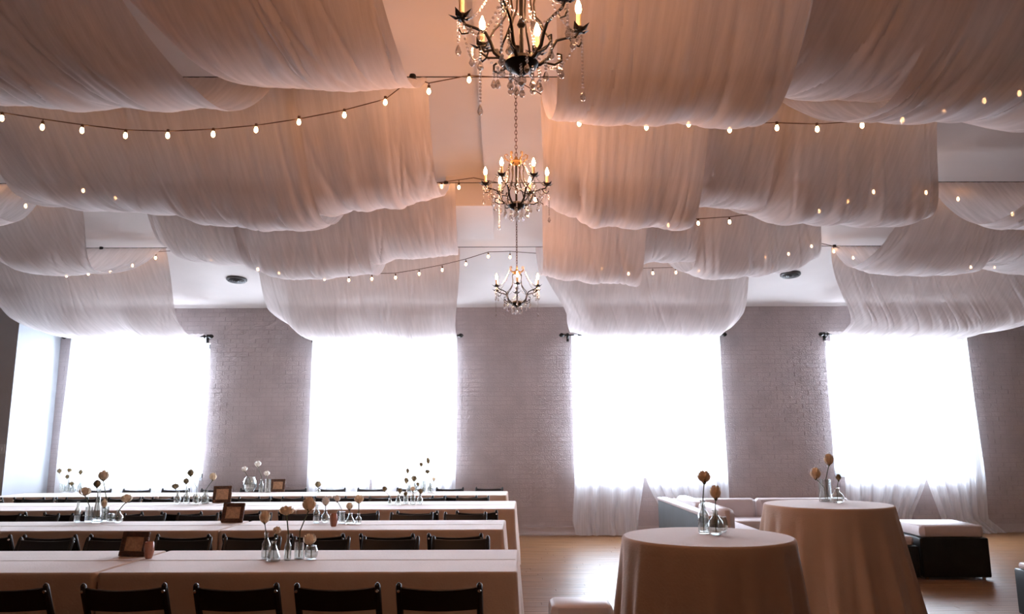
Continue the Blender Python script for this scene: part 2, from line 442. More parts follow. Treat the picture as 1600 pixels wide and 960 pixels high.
def swag(row, hem, label, near=None, far=None, seed=0, hemy=None, amp=1.0):
    rn = random.Random(seed*7 + 11)
    (y0, z0), (y1, z1) = CAB[row], CAB[row+1]
    ym = (y0+y1)/2 + (0.32 if row < 3 else 0.75)
    def prof(u, s): return z0 + (z1-z0)*u - 4*s*u*(1-u)
    pts = []
    for px, py in hem:
        P = at(px, py, ym); e = (P.z-EYE.z)/P.y
        lo, hi = 0.02, 2.0
        for _ in range(30):
            s = (lo+hi)/2
            m = min((prof(u/40, s)-EYE.z)/(y0+(y1-y0)*u/40) for u in range(4, 37))
            if m > e: lo = s
            else: hi = s
        pts.append((P.x, s))
    xa, xb = pts[0][0], pts[-1][0]
    if near is None: near = (xa, xb)
    if far is None: far = (xa, xb)
    nu = max(24, int((xb-xa)/0.012)); nv = 34
    K = [(rn.uniform(4, 9), rn.uniform(0, 6.28), rn.uniform(-0.6, 0.6), 0.0055) for _ in range(3)]
    K += [(rn.uniform(14, 34), rn.uniform(0, 6.28), rn.uniform(-1.6, 1.6), 0.0014) for _ in range(4)]
    creases = [(rn.uniform(xa, xb), rn.uniform(-0.5, 0.5), rn.uniform(0.007, 0.020), rn.uniform(0.1, 0.5), rn.uniform(0.25, 0.6)) for _ in range(int((xb-xa)*6)+2)]
    vs, fs = [], []
    for j in range(nv+1):
        u = j/nv
        for i in range(nu+1):
            t = i/nu; x = xa + (xb-xa)*t
            for q in range(len(pts)-1):
                if x <= pts[q+1][0] or q == len(pts)-2:
                    k = (x-pts[q][0])/max(1e-6, pts[q+1][0]-pts[q][0]); k = min(1, max(0, k)); k = k*k*(3-2*k)
                    s = pts[q][1]*(1-k)+pts[q+1][1]*k; break
            if u < 0.5: k = 1-abs(2*u-1); k = k*k*(3-2*k)*0.5 + k*0.5; X = near[0]+(near[1]-near[0])*t; X = X*(1-k)+x*k
            else: k = 1-abs(2*u-1); k = k*k*(3-2*k)*0.5 + k*0.5; X = far[0]+(far[1]-far[0])*t; X = X*(1-k)+x*k
            edge = math.sin(PI*u)**0.5
            d = 0
            for fq, ph, dr, am in K: d += am*math.sin(2*PI*fq*(x-xa)/2.4*1.0 + ph + dr*u*3)
            for cx, dr, wd, ua, ul in creases:
                dx = (x - cx - dr*(u-0.5))/wd
                if -3 < dx < 3: d += 0.016*math.exp(-dx*dx)*math.exp(-((u-ua-0.2)/ul)**2)
            z = prof(u, s) + amp*d*(0.35+0.65*edge)
            y = y0+(y1-y0)*u
            if j in (0, nv): z = prof(u, s) + 0.004*math.sin(60*x)
            zc = ceil_z(y) - 0.012
            vs.append((X, y, min(z, zc)))
    for j in range(nv):
        for i in range(nu):
            n = j*(nu+1)+i; fs.append((n, n+1, n+nu+2, n+nu+1))
    mb = MB(); mb.add(vs, fs)
    return tag(mb.build('fabric_swag', M_SWAG), label, 'drape', 'gauze swags under the ceiling')
G = 'sheer white ceiling swag'
# nearest row
swag(0, [(-300,172),(0,165),(90,174),(150,170),(200,172),(345,172)], 'dark shaded sheer ceiling swag at top left corner of the nearest row', near=(-4.3,-1.95), far=(-4.3,-1.62), seed=1)
swag(0, [(262,108),(325,134),(420,139),(500,144),(570,140),(637,138)], 'sheer ceiling swag of the nearest row just left of the front chandelier', near=(-2.35,-0.66), far=(-1.78,-0.55), seed=2)
swag(0, [(864,187),(930,196),(1020,197),(1080,194),(1140,203),(1182,198)], 'wide amber lit ceiling swag of the nearest row just right of front chandelier', near=(0.22,1.42), far=(0.26,1.45), seed=3)
swag(0, [(1205,150),(1270,152),(1300,159),(1395,158)], 'sheer ceiling swag of the nearest row, second one right of front chandelier', near=(1.44,2.35), far=(1.5,2.3), seed=4)
swag(0, [(1340,190),(1400,193),(1490,192),(1545,184)], 'shaded sheer ceiling swag of the nearest row, third one right of front chandelier', near=(2.1,3.0), far=(1.85,2.85), seed=5)
swag(0, [(1530,188),(1570,204),(1650,206),(1800,206)], 'dark shaded sheer ceiling swag at top right corner of the nearest row', near=(2.75,4.3), far=(2.7,4.3), seed=6)
# second row
swag(1, [(-420,350),(-200,356),(0,355),(35,348)], 'pale ceiling swag at left edge beside the second row, over the aisle side', near=(-7.3,-4.15), far=(-7.3,-4.62), seed=7)
swag(1, [(72,322),(160,331),(270,336),(330,352),(420,361),(500,361),(518,352)], 'widest sheer ceiling swag of the second row, on the left half', near=(-3.9,-1.5), far=(-3.95,-1.5), seed=8)
swag(1, [(500,338),(560,331),(620,325),(688,308)], 'narrow sheer ceiling swag of the second row just left of middle chandelier', near=(-1.6,-0.55), far=(-1.6,-0.55), seed=9)
swag(1, [(848,320),(890,341),(930,356),(1000,357),(1068,359)], 'sheer ceiling swag of the second row just right of the middle chandelier', near=(0.27,1.52), far=(0.4,1.5), seed=10)
swag(1, [(1076,323),(1130,325),(1190,330)], 'short sheer ceiling swag of the second row, second right of middle chandelier', near=(1.5,2.15), far=(1.5,2.2), seed=11)
swag(1, [(1172,334),(1215,350),(1300,352),(1390,356),(1425,345)], 'creased sheer ceiling swag of the second row, third right of middle chandelier', near=(2.05,3.18), far=(2.1,3.45), seed=12)
swag(1, [(1525,350),(1560,360),(1650,362),(1900,360)], 'pale ceiling swag at right edge beside the second row with raised inner face', near=(4.35,7.2), far=(4.38,7.2), seed=13)
# third row
swag(2, [(20,412),(60,430),(110,431),(170,426)], 'sheer ceiling swag of the third row at far left, above first window swag', near=(-5.75,-4.35), far=(-5.8,-4.5), seed=14)
swag(2, [(272,395),(300,411),(360,415),(410,416)], 'sheer ceiling swag of the third row, leftmost of its middle three', near=(-3.75,-2.75), far=(-3.7,-2.75), seed=15)
swag(2, [(400,424),(440,436),(500,438),(540,432),(590,430)], 'sheer ceiling swag of the third row, lowest hanging of its middle three', near=(-2.85,-1.45), far=(-2.85,-1.5), seed=16)
swag(2, [(585,414),(625,406),(680,403),(718,398)], 'sheer ceiling swag of the third row just left of the far chandelier', near=(-1.52,-0.5), far=(-1.6,-0.6), seed=17)
swag(2, [(846,430),(890,440),(950,444),(992,447)], 'sheer ceiling swag of the third row just right of the far chandelier', near=(0.4,1.5), far=(0.42,1.5), seed=18)
swag(2, [(996,413),(1040,410),(1085,410)], 'short sheer ceiling swag of the third row, second right of far chandelier', near=(1.48,2.15), far=(1.5,2.15), seed=19)
swag(2, [(1072,425),(1110,438),(1180,432),(1235,424),(1262,408)], 'sheer ceiling swag of the third row, third right of far chandelier', near=(2.05,3.3), far=(2.05,3.4), seed=20)
swag(2, [(1325,418),(1370,430),(1450,432),(1505,428)], 'sheer ceiling swag of the third row above the fourth window swag', near=(4.28,5.2), far=(4.35,5.3), seed=21)
swag(2, [(1512,416),(1550,414),(1600,430),(1760,436)], 'sheer ceiling swag of the third row cut by the right edge', near=(5.15,7.2), far=(5.2,7.2), seed=22)
# row meeting the window wall
swag(3, [(60,523),(110,530),(170,534),(215,527),(260,534),(312,528)], 'bright sheer ceiling swag falling to the first window from the left', near=(-7.0,-4.45), far=(-7.15,-4.95), seed=23, amp=0.8)
swag(3, [(440,518),(490,534),(545,538),(590,532),(650,538),(716,528)], 'bright sheer ceiling swag falling to the second window from the left', near=(-3.3,-0.58), far=(-3.2,-0.78), seed=24, amp=0.8)
swag(3, [(880,520),(925,532),(990,533),(1060,534),(1110,530),(1140,518)], 'bright sheer ceiling swag falling to the third window from the left', near=(0.42,3.3), far=(1.1,3.58), seed=25, amp=0.8)
swag(3, [(1297,524),(1350,530),(1410,533),(1480,532),(1560,522),(1640,508)], 'bright sheer ceiling swag falling to the fourth window from the left', near=(4.35,7.3), far=(5.38,7.75), seed=26, amp=0.8)

# ------------------------------------------------------------------ string lights
def string_light(label, k, pts, bulbs):
    """pts: pixel path of the wire at the cable's depth; bulbs: bulb pixels"""
    y_ = CAB[k][0] - 0.03
    t = thing('string_light', label, 'string lights', (0, y_, 0), group='string lights along the ceiling cables')
    P = [at(px, py, y_) for px, py in pts]
    path = []
    for i in range(len(P)-1):
        for q in range(6): path.append(((P[i]+(P[i+1]-P[i])*(q/6)).x, 0, (P[i]+(P[i+1]-P[i])*(q/6)).z))
    path.append((P[-1].x, 0, P[-1].z))
    MB().tube(path, 0.0042, 6).build('wire', M_WIRE, t)
    for px, py in bulbs:
        p = at(px, py, y_)
        zw = p.z + 0.03
        for i in range(len(path)-1):
            if path[i][0] <= p.x <= path[i+1][0]:
                kk = (p.x-path[i][0])/max(1e-6, path[i+1][0]-path[i][0]); zw = path[i][2]*(1-kk)+path[i+1][2]*kk
        b = MB().lathe([(0.001, -0.022), (0.008, -0.019), (0.0135, -0.008), (0.0135, 0.003), (0.009, 0.018), (0.006, 0.026)], 10).build('bulb', M_BULB, t, loc=(p.x, 0, p.z))
        top = max(0.045, min(0.12, zw - p.z))
        MB().lathe([(0.009, 0.02), (0.0105, 0.024), (0.0105, 0.045), (0.004, 0.048), (0.003, top), (0.001, top+0.002)], 8).build('socket', M_WIRE, b)
string_light('warm string of bulbs along the nearest cable, drooping left of the front chandelier', 1,
    [(-80,165),(3,176),(66,186),(128,195),(196,203),(262,205),(333,202),(400,196),(467,186),(538,172),(602,155),(645,122),(670,130),(733,118),(800,122),(850,150),(905,178),(990,190),(1076,186),(1140,192),(1214,192),(1277,194),(1347,189),(1420,182),(1480,170),(1538,150),(1593,138),(1680,130)],
    [(3,185),(66,199),(128,204),(196,212),(262,212),(333,210),(400,203),(467,191),(538,180),(602,160),(670,143),(733,125),(905,193),(1010,199),(1076,194),(1140,203),(1214,200),(1277,202),(1347,196),(1410,188),(1475,176),(1538,158),(1593,146)])
string_light('warm string of bulbs along the middle cable, mostly behind the second row swags', 2,
    [(-40,290),(40,314),(84,300),(130,290),(220,310),(320,320),(420,320),(520,312),(600,300),(655,288),(697,284),(740,278),(800,290),(850,320),(930,345),(1000,348),(1091,342),(1140,339),(1230,328),(1325,306),(1365,292),(1410,290),(1447,294),(1497,302),(1545,318),(1580,326),(1640,330)],
    [(-5,300),(40,322),(130,298),(180,310),(690,292),(717,293),(836,312),(1044,352),(1091,349),(1140,347),(1280,330),(1325,315),(1365,300),(1447,301),(1497,311),(1582,335)])
string_light('warm string of bulbs along the farthest cable above the window swags', 3,
    [(60,420),(100,422),(138,420),(172,417),(207,407),(243,394),(300,390),(350,402),(403,414),(436,420),(507,429),(545,430),(581,428),(618,427),(655,421),(691,414),(728,405),(763,394),(797,393),(837,396),(900,410),(982,420),(1020,419),(1056,418),(1130,410),(1196,394),(1232,389),(1268,377),(1303,385),(1333,395),(1420,408),(1517,410),(1554,410),(1640,400)],
    [(104,431),(138,428),(172,425),(207,415),(243,403),(330,407),(403,421),(436,427),(507,436),(545,438),(581,436),(618,434),(655,428),(691,422),(728,413),(763,401),(797,402),(940,420),(982,428),(1020,427),(1056,426),(1092,424),(1196,402),(1232,397),(1268,385),(1303,393),(1333,403),(1517,418),(1554,418)])

# ------------------------------------------------------------------ chandeliers
def chandelier(label, base, top_z, rot, RB=0.24, n=6, long_drop=True, sc=0.88):
    """base: point at the bottom of the bowl"""
    t = thing('chandelier', label, 'chandelier', base, rot); t.scale = (sc, sc, sc)
    # central body: bowl, stem, crown
    bowl = MB().lathe([(0.001, 0), (0.014, 0.002), (0.024, 0.012), (0.056, 0.028), (0.068, 0.05), (0.06, 0.066), (0.03, 0.074), (0.02, 0.08), (0.001, 0.082)], 18).build('bowl', M_IRON, t)
    sm = MB().tube([(0, 0, 0.07), (0, 0, 0.44)], 0.0085, 10)
    sm.lathe([(0.008, 0.2), (0.018, 0.215), (0.01, 0.235)], 12); sm.build('stem', M_IRON, t)
    cr = MB().lathe([(0.008, 0.37), (0.035, 0.378), (0.05, 0.40), (0.044, 0.41), (0.02, 0.405), (0.012, 0.44), (0.001, 0.445)], 16)
    for k in range(6):
        a = 2*PI*k/6; c, s_ = math.cos(a), math.sin(a)
        cr.tube([(c*r_, s_*r_, z_) for r_, z_ in ((0.015, 0.39), (0.05, 0.40), (0.085, 0.43), (0.09, 0.455), (0.072, 0.465), (0.062, 0.448))], 0.0045, 6)
    cr.build('crown', M_BRASS, t)
    # chain and canopy
    L = (top_z - base[2])/sc
    ch = MB(); z = 0.445; k = 0
    while z < L - 0.05:
        pts = [(0.009*math.cos(q*PI/4), 0, z+0.018+0.02*math.sin(q*PI/4)) for q in range(9)]
        if k % 2: pts = [(p[1], p[0], p[2]) for p in pts]
        ch.tube(pts, 0.003, 5, caps=False); z += 0.03; k += 1
    ch.build('chain', M_WIRE, t)
    MB().lathe([(0.001, L-0.055), (0.012, L-0.05), (0.02, L-0.03), (0.06, L-0.018), (0.065, L), (0.001, L)], 16).build('canopy', M_IRON, t)
    for k in range(n):
        a = 2*PI*k/n; c, s_ = math.cos(a), math.sin(a)
        def P(r_, z_, off=0.0): return (c*r_ - s_*off, s_*r_ + c*off, z_)
        am = MB()
        am.tube([P(0.03, 0.045), P(0.075, 0.055), P(0.11, 0.085), P(0.125, 0.13), P(0.145, 0.165), P(0.185, 0.18), P(0.225, 0.19), P(RB, 0.215)], [0.008,0.008,0.0075,0.007,0.0065,0.006,0.006,0.006], 8)
        am.tube([P(0.09, 0.065), P(0.135, 0.06), P(0.165, 0.08), P(0.165, 0.105), P(0.145, 0.108)], 0.005, 6)
        am.tube([P(0.13, 0.14), P(0.11, 0.18), P(0.085, 0.21), P(0.06, 0.25), P(0.052, 0.31), P(0.06, 0.36), P(0.045, 0.385)], 0.0045, 6)
        am.tube([P(0.2, 0.182), P(0.215, 0.155), P(0.24, 0.15), P(0.25, 0.17)], 0.0042, 6)
        # leaves around the cup
        for q in range(5):
            b = 2*PI*q/5 + 0.3
            cx, cy = c*RB, s_*RB
            dx, dy = math.cos(b), math.sin(b)
            v = [(cx+dx*0.006, cy+dy*0.006, 0.212), (cx+dx*0.026-dy*0.014, cy+dy*0.026+dx*0.014, 0.218), (cx+dx*0.026+dy*0.014, cy+dy*0.026-dx*0.014, 0.218),
                 (cx+dx*0.055, cy+dy*0.055, 0.236), (cx+dx*0.026, cy+dy*0.026, 0.211)]
            am.add(v, [(0,1,4), (0,4,2), (1,3,4), (4,3,2), (0,2,3,1)])
        arm = am.build('arm', M_IRON, t)
        MB().lathe([(0.001, 0.208), (0.014, 0.21), (0.022, 0.226), (0.02, 0.232), (0.012, 0.23)], 12, Matrix.Translation((c*RB, s_*RB, 0))).build('candle_cup', M_IRON, arm)
        MB().lathe([(0.0105, 0.228), (0.0105, 0.29), (0.006, 0.294)], 10, Matrix.Translation((c*RB, s_*RB, 0))).build('candle_sleeve', M_CANDLE, arm)
        MB().lathe([(0.004, 0.29), (0.0075, 0.296), (0.0135, 0.312), (0.012, 0.328), (0.006, 0.345), (0.001, 0.358)], 8, Matrix.Translation((c*RB, s_*RB, 0))).build('candle_bulb', M_FLAME, arm)
        # bead garland from crown to arm, and long drop under each cup
        st = MB()
        A, B = Vector(P(0.088, 0.44)), Vector(P(RB-0.02, 0.215))
        for q in range(1, 15):
            f = q/15; p = A.lerp(B, f) - Vector((0, 0, 0.09*4*f*(1-f)*0.5))
            st.ball(p, 0.0062, 6, 4)
        st.build('bead_garland', M_CRYSTAL, t, kind='stuff'); st = MB()
        B2 = Vector((math.cos(a+2*PI/n)*RB, math.sin(a+2*PI/n)*RB, 0.205)); A2 = Vector(P(RB, 0.205))
        for q in range(1, 18):
            f = q/18; p = A2.lerp(B2, f) - Vector((0, 0, 0.10*4*f*(1-f)))
            st.ball(p, 0.0062, 6, 4)
        st.build('bead_garland', M_CRYSTAL, t, kind='stuff')
        dr = MB(); nb = 15 if long_drop and k % 2 == 0 else 6
        for q in range(nb): dr.ball((c*(RB+0.012), s_*(RB+0.012), 0.195-0.0155*q), 0.0066, 6, 4)
        zb = 0.195-0.0155*nb
        dr.lathe([(0.001, 0), (0.006, -0.008), (0.013, -0.03), (0.009, -0.042), (0.001, -0.048)], 6, Matrix.Translation((c*(RB+0.012), s_*(RB+0.012), zb)))
        dr.build('crystal_drop', M_CRYSTAL, t)
        for rr, off, z0, m_ in ((0.165, 0.0, 0.08, 3), (0.10, 0.5, 0.05, 4), (0.05, 0.25, 0.02, 4), (0.21, 0.5, 0.15, 3)):
            dr = MB()
            ca, sa = math.cos(a+off), math.sin(a+off)
            for q in range(m_): dr.ball((ca*rr, sa*rr, z0-0.013*q), 0.0068, 6, 4)
            dr.lathe([(0.001, 0), (0.006, -0.006), (0.014, -0.028), (0.009, -0.038), (0.001, -0.043)], 6, Matrix.Translation((ca*rr, sa*rr, z0-0.013*m_+0.004)))
            dr.build('pendalogue', M_CRYSTAL, t)
    fb = MB().ball((0, 0, -0.022), 0.02, 10, 6); fb.ball((0, 0, -0.05), 0.010, 8, 5); fb.build('finial_ball', M_CRYSTAL, t)
    return t
p = at(815, 118, 2.52); chandelier('large iron and crystal candle chandelier nearest the camera, cut by the top edge', p, CEIL_T-0.1, R(12))
p = at(807, 331, 5.08); chandelier('middle iron chandelier with crystal drops and lit candle bulbs', p, CEIL_T-0.1, R(2))
p = at(808, 481, 7.5); chandelier('smallest and farthest iron chandelier, in front of the window wall', p, ceil_z(7.5), R(30), RB=0.262)

# ------------------------------------------------------------------ cloth covered tables
TOP = 0.76
ROT = R(-1.6)
def draped(name, t, perim, h, mt, amp=0.02, flare=0.05, seed=0, freq=1.0, crease=None, corner_amp=None, gap=0.004, calm=()):
    """perim: list of (x, y, nx, ny) around the top edge; skirt falls to the floor"""
    rn = random.Random(seed); n = len(perim)
    ph = [rn.uniform(0, 6.28) for _ in range(4)]
    lens = [0.0]
    for i in range(n):
        a, b = perim[i], perim[(i+1) % n]; lens.append(lens[-1] + math.hypot(b[0]-a[0], b[1]-a[1]))
    tot = lens[-1]
    # whole numbers of waves so that the seam closes
    w1, w2, w3 = (max(3, round(tot*k*freq)) for k in (1.6, 3.3, 6.1))
    rings = []
    r0 = 0.012
    for (ins, dz) in ((r0, 0), (r0*0.35, -r0*0.3), (0, -r0)):
        rings.append([(x-nx*ins, y-ny*ins, h+dz) for x, y, nx, ny in perim])
    levels = [0.03, 0.07, 0.13, 0.22, 0.34, 0.48, 0.62, 0.76, 0.88, 1.0]
    for lv in levels:
        z = h*(1-lv) + gap*lv - r0*(1-lv)
        g = min(1, lv*1.6)
        rr = []
        for i, (x, y, nx, ny) in enumerate(perim):
            s = lens[i]/tot*2*PI
            d = amp*g*(0.55*math.sin(w1*s+ph[0]) + 0.75*math.sin(w2*s+ph[1]+0.5*math.sin(2*s)) + 0.3*math.sin(w3*s+ph[2]))
            d = max(d, -0.6*amp) + flare*lv + (corner_amp[i]*lv if corner_amp else 0)
            if (nx > 0.01 and 1 in calm) or (nx < -0.01 and -1 in calm): d *= 1-abs(nx) if abs(nx) > 0.2 else 1
            if corner_amp and calm and ((x > 0 and 1 in calm) or (x < 0 and -1 in calm)): d -= corner_amp[i]*lv*0.9*(1-abs(nx))
            rr.append((x+nx*d, y+ny*d, z))
        rings.append(rr)
    mb = MB(); mb.loft(rings)
    mb.f.append(tuple(range(n)))
    o = mb.build(name, mt, t)
    return o
def rect_perim(w, d, step=0.04, rc=0.03):
    out = []
    def seg(x0, y0, x1, y1, nx, ny):
        L = math.hypot(x1-x0, y1-y0); k = max(2, int(L/step))
        for i in range(k): out.append((x0+(x1-x0)*i/k, y0+(y1-y0)*i/k, nx, ny))
    def arc(cx, cy, a0):
        for i in range(5):
            a = a0 + PI/2*i/5; out.append((cx+rc*math.cos(a), cy+rc*math.sin(a), math.cos(a), math.sin(a)))
    X, Y = w/2, d/2
    seg(-X+rc, -Y, X-rc, -Y, 0, -1); arc(X-rc, -Y+rc, -PI/2)
    seg(X, -Y+rc, X, Y-rc, 1, 0); arc(X-rc, Y-rc, 0)
    seg(X-rc, Y, -X+rc, Y, 0, 1); arc(-X+rc, Y-rc, PI/2)
    seg(-X, Y-rc, -X, -Y+rc, -1, 0); arc(-X+rc, -Y+rc, PI)
    ca = [0.035*math.exp(-(min(abs(abs(x)-X) + abs(abs(y)-Y), 0.5)/0.12)**2) for x, y, _, _ in out]
    return out, ca
ROWS = []   # (front y at right end, back y, right x)
rowinfo = [('front', 4.66, 5.60, 0.085), ('second', 6.84, 7.66, 0.0), ('third', 8.88, 10.05, 0.13), ('farthest', 11.12, 12.0, 0.04)]
def rowpt(k, dx, yy):
    """point dx left of the right end of row k, at depth yy (rows run very slightly askew)"""
    _, yf, ybk, xr = rowinfo[k]
    return (xr - dx*math.cos(ROT), yy + dx*math.sin(-ROT))
counts = [2, 2, 3, 3]
dists = ['nearest the aisle', 'second from the aisle', 'third from the aisle']
pos_word = {'front': 'front row', 'second': 'second row', 'third': 'third row', 'farthest': 'farthest row'}
for k, (nm, yf, ybk, xr) in enumerate(rowinfo):
    W, D = 2.44, ybk - yf
    for j in range(counts[k]):
        dx = W/2 + j*(W+0.012)
        x, y = rowpt(k, dx, (yf+ybk)/2)
        lab = 'long folding table under ivory cloth in the %s, %s' % (pos_word[nm], dists[j])
        t = thing('banquet_table', lab, 'table', (x, y, 0), ROT, 'long banquet tables')
        MB().box(-W/2+0.03, W/2-0.03, -D/2+0.03, D/2-0.03, TOP-0.045, TOP-0.012, c=0.006).build('tabletop', M_WOODF, t)
        for sx in (-1, 1):
            for sy in (-1, 1):
                MB().tube([(sx*(W/2-0.25), sy*(D/2-0.12), 0), (sx*(W/2-0.25), sy*(D/2-0.12), TOP-0.045)], 0.014, 8).build('leg', M_STEEL, t)
        pr, ca = rect_perim(W, D)
        c = thing('tablecloth', 'ivory floor length tablecloth on the %s long table, %s' % (nm, dists[j]), 'tablecloth', (x, y, 0), ROT, 'ivory cloths on the long tables')
        draped('drop_cloth', c, pr, TOP, M_CLOTH, amp=0.012, flare=0.02, seed=k*7+j, corner_amp=ca, calm=((1,) if j else ()) + ((-1,) if j < counts[k]-1 else ()))
        # pressed fold along the middle
        MB().tube([(-W/2+0.02, 0.0, TOP-0.0015), (0, 0.002, TOP-0.0015), (W/2-0.02, 0.0, TOP-0.0015)], 0.0035, 8).build('fold_crease', M_CLOTH, c)
# tall round tables
def round_table(px0, px1, py, lab, clab, seed, flare):
    a, b = atz(px0, py, 1.07), atz(px1, py, 1.07)
    x, y = (a.x+b.x)/2, (a.y+b.y)/2; r = (b-a).length/2
    t = thing('cocktail_table', lab, 'table', (x, y, 0), 0, 'tall round tables')
    MB().lathe([(0.001, 1.03), (r-0.02, 1.03), (r-0.015, 1.045), (r-0.02, 1.058), (0.001, 1.058)], 40).build('tabletop', M_WOODF, t)
    MB().lathe([(0.04, 0.03), (0.035, 1.03)], 16).build('pedestal', M_STEEL, t)
    MB().lathe([(0.001, 0.03), (0.25, 0.025), (0.27, 0.0), (0.001, 0.0)], 32).build('base', M_STEEL, t)
    N = 180
    pr = [(r*math.cos(2*PI*i/N), r*math.sin(2*PI*i/N), math.cos(2*PI*i/N), math.sin(2*PI*i/N)) for i in range(N)]
    c = thing('tablecloth', clab, 'tablecloth', (x, y, 0), 0, 'ivory cloths on the tall tables')
    draped('drop_cloth', c, pr, 1.07, M_CLOTH, amp=0.034, flare=flare, seed=seed, freq=2.0)
    return x, y, r
CK1 = round_table(972, 1239, 838, 'tall round cocktail table nearer the camera, set with two rose vases', 'ivory floor length cloth on the nearer tall round table', 5, 0.10)
CK2 = round_table(1195, 1392, 788, 'tall round cocktail table farther back, in front of the fourth window', 'ivory floor length cloth on the farther tall round table', 9, 0.16)

# ------------------------------------------------------------------ folding chairs
def make_chair():
    t = thing('folding_chair', 'x', 'chair')
    # +y is the way the sitter faces; the back is at y = 0
    hw = 0.205
    for s in (-1, 1):
        b_ = MB()
        b_.tube([(s*hw, 0.40, 0.0), (s*hw, 0.30, 0.20), (s*hw, 0.17, 0.45), (s*hw, 0.06, 0.66), (s*hw, 0.012, 0.76), (s*hw, 0.004, 0.785), (s*hw, 0.003, 0.795)], [0.017,0.017,0.017,0.017,0.017,0.014,0.004], 8)
        b_.build('back_post', M_CHAIR, t)
        l_ = MB(); l_.tube([(s*(hw-0.034), 0.02, 0.0), (s*(hw-0.034), 0.20, 0.25), (s*(hw-0.034), 0.35, 0.435)], 0.015, 8); l_.build('leg', M_CHAIR, t)
        MB().lathe([(0.001, 0.002), (0.008, 0.001), (0.009, -0.006), (0.001, -0.006)], 8, Matrix.Translation((s*hw, -0.010, 0.755)) @ Matrix.Rotation(PI/2, 4, 'X')).build('bolt', M_STEEL, t)
    bk = MB(); n = 12
    rings = []
    for i in range(n+1):
        f = i/n; x = -hw + 2*hw*f; bow = -0.025*math.sin(PI*f)
        zt = 0.775 - 0.014*math.sin(PI*f)**0.7 ; zb = 0.655 - 0.006*math.sin(PI*f)
        yt, yb = 0.012+bow, 0.058+bow
        rings.append([(x, yb-0.008, zb), (x, yt-0.008, zt-0.004), (x, yt, zt), (x, yt+0.008, zt-0.004), (x, yb+0.008, zb)])
    bk.loft(rings, caps=True); bk.build('back_panel', M_CHAIR, t)
    MB().box(-hw, hw, 0.128, 0.146, 0.50, 0.535, c=0.004).build('lower_rail', M_CHAIR, t)
    MB().box(-hw+0.02, hw-0.02, 0.09, 0.47, 0.425, 0.447, c=0.008).build('seat', M_CHAIR, t)
    MB().box(-hw+0.03, hw-0.03, 0.10, 0.46, 0.447, 0.472, c=0.011).build('seat_pad', M_PAD, t)
    MB().tube([(-hw, 0.335, 0.13), (hw, 0.335, 0.13)], 0.010, 8).build('stretcher', M_CHAIR, t)
    MB().tube([(-hw+0.03, 0.09, 0.10), (hw-0.03, 0.09, 0.10)], 0.010, 8).build('stretcher', M_CHAIR, t)
    return t
chair0 = make_chair(); used = []
ords = ['first','second','third','fourth','fifth','sixth','seventh','eighth','ninth','tenth','eleventh','twelfth']
def place_chair(x, y, rz, label, group):
    o = chair0 if not used else dup(chair0)
    used.append(o)
    o.location = (x, y, 0); o.rotation_euler = (0, 0, rz); o['label'] = label; o['group'] = group
    return o
rr = random.Random(5)
def chair_row(k, dxs, near, back_off):
    nm, yf, ybk, xr = rowinfo[k]
    for j, dx in enumerate(dxs):
        if near: x, y = rowpt(k, dx, yf - back_off)
        else: x, y = rowpt(k, dx, ybk + back_off)
        side = 'near' if near else 'window'
        lab = 'black folding chair, %s from the aisle, on the %s side of the %s table row' % (ords[j], side, nm)
        place_chair(x, y, ROT + (0 if near else PI) + R(rr.uniform(-2.5, 2.5)), lab, 'chairs on the %s side of the %s table row' % (side, nm))
front_px = [688, 532, 378, 207, 28]
dxs0 = [rowinfo[0][3] - atz(px, 908, 0.79).x for px in front_px]
chair_row(0, dxs0, True, 0.54)
sp = 0.53
chair_row(0, [0.42 + sp*j for j in range(7)], False, 0.52)
d2 = [rowinfo[1][3] - atz(px, 834, 0.79).x for px in (711, 605, 497)]
chair_row(1, d2 + [d2[-1] + sp*(j+1) for j in range(6)], True, 0.55)
chair_row(1, [0.40 + 0.55*j for j in range(9)], False, 0.52)
chair_row(2, [0.42 + 0.62*j for j in range(11)], True, 0.55)
chair_row(2, [0.55 + 0.58*j for j in range(11)], False, 0.50)
chair_row(3, [0.62 + 0.58*j for j in range(12)], True, 0.53)
chair_row(3, [0.28 + 0.62*j for j in range(11)], False, 0.52)

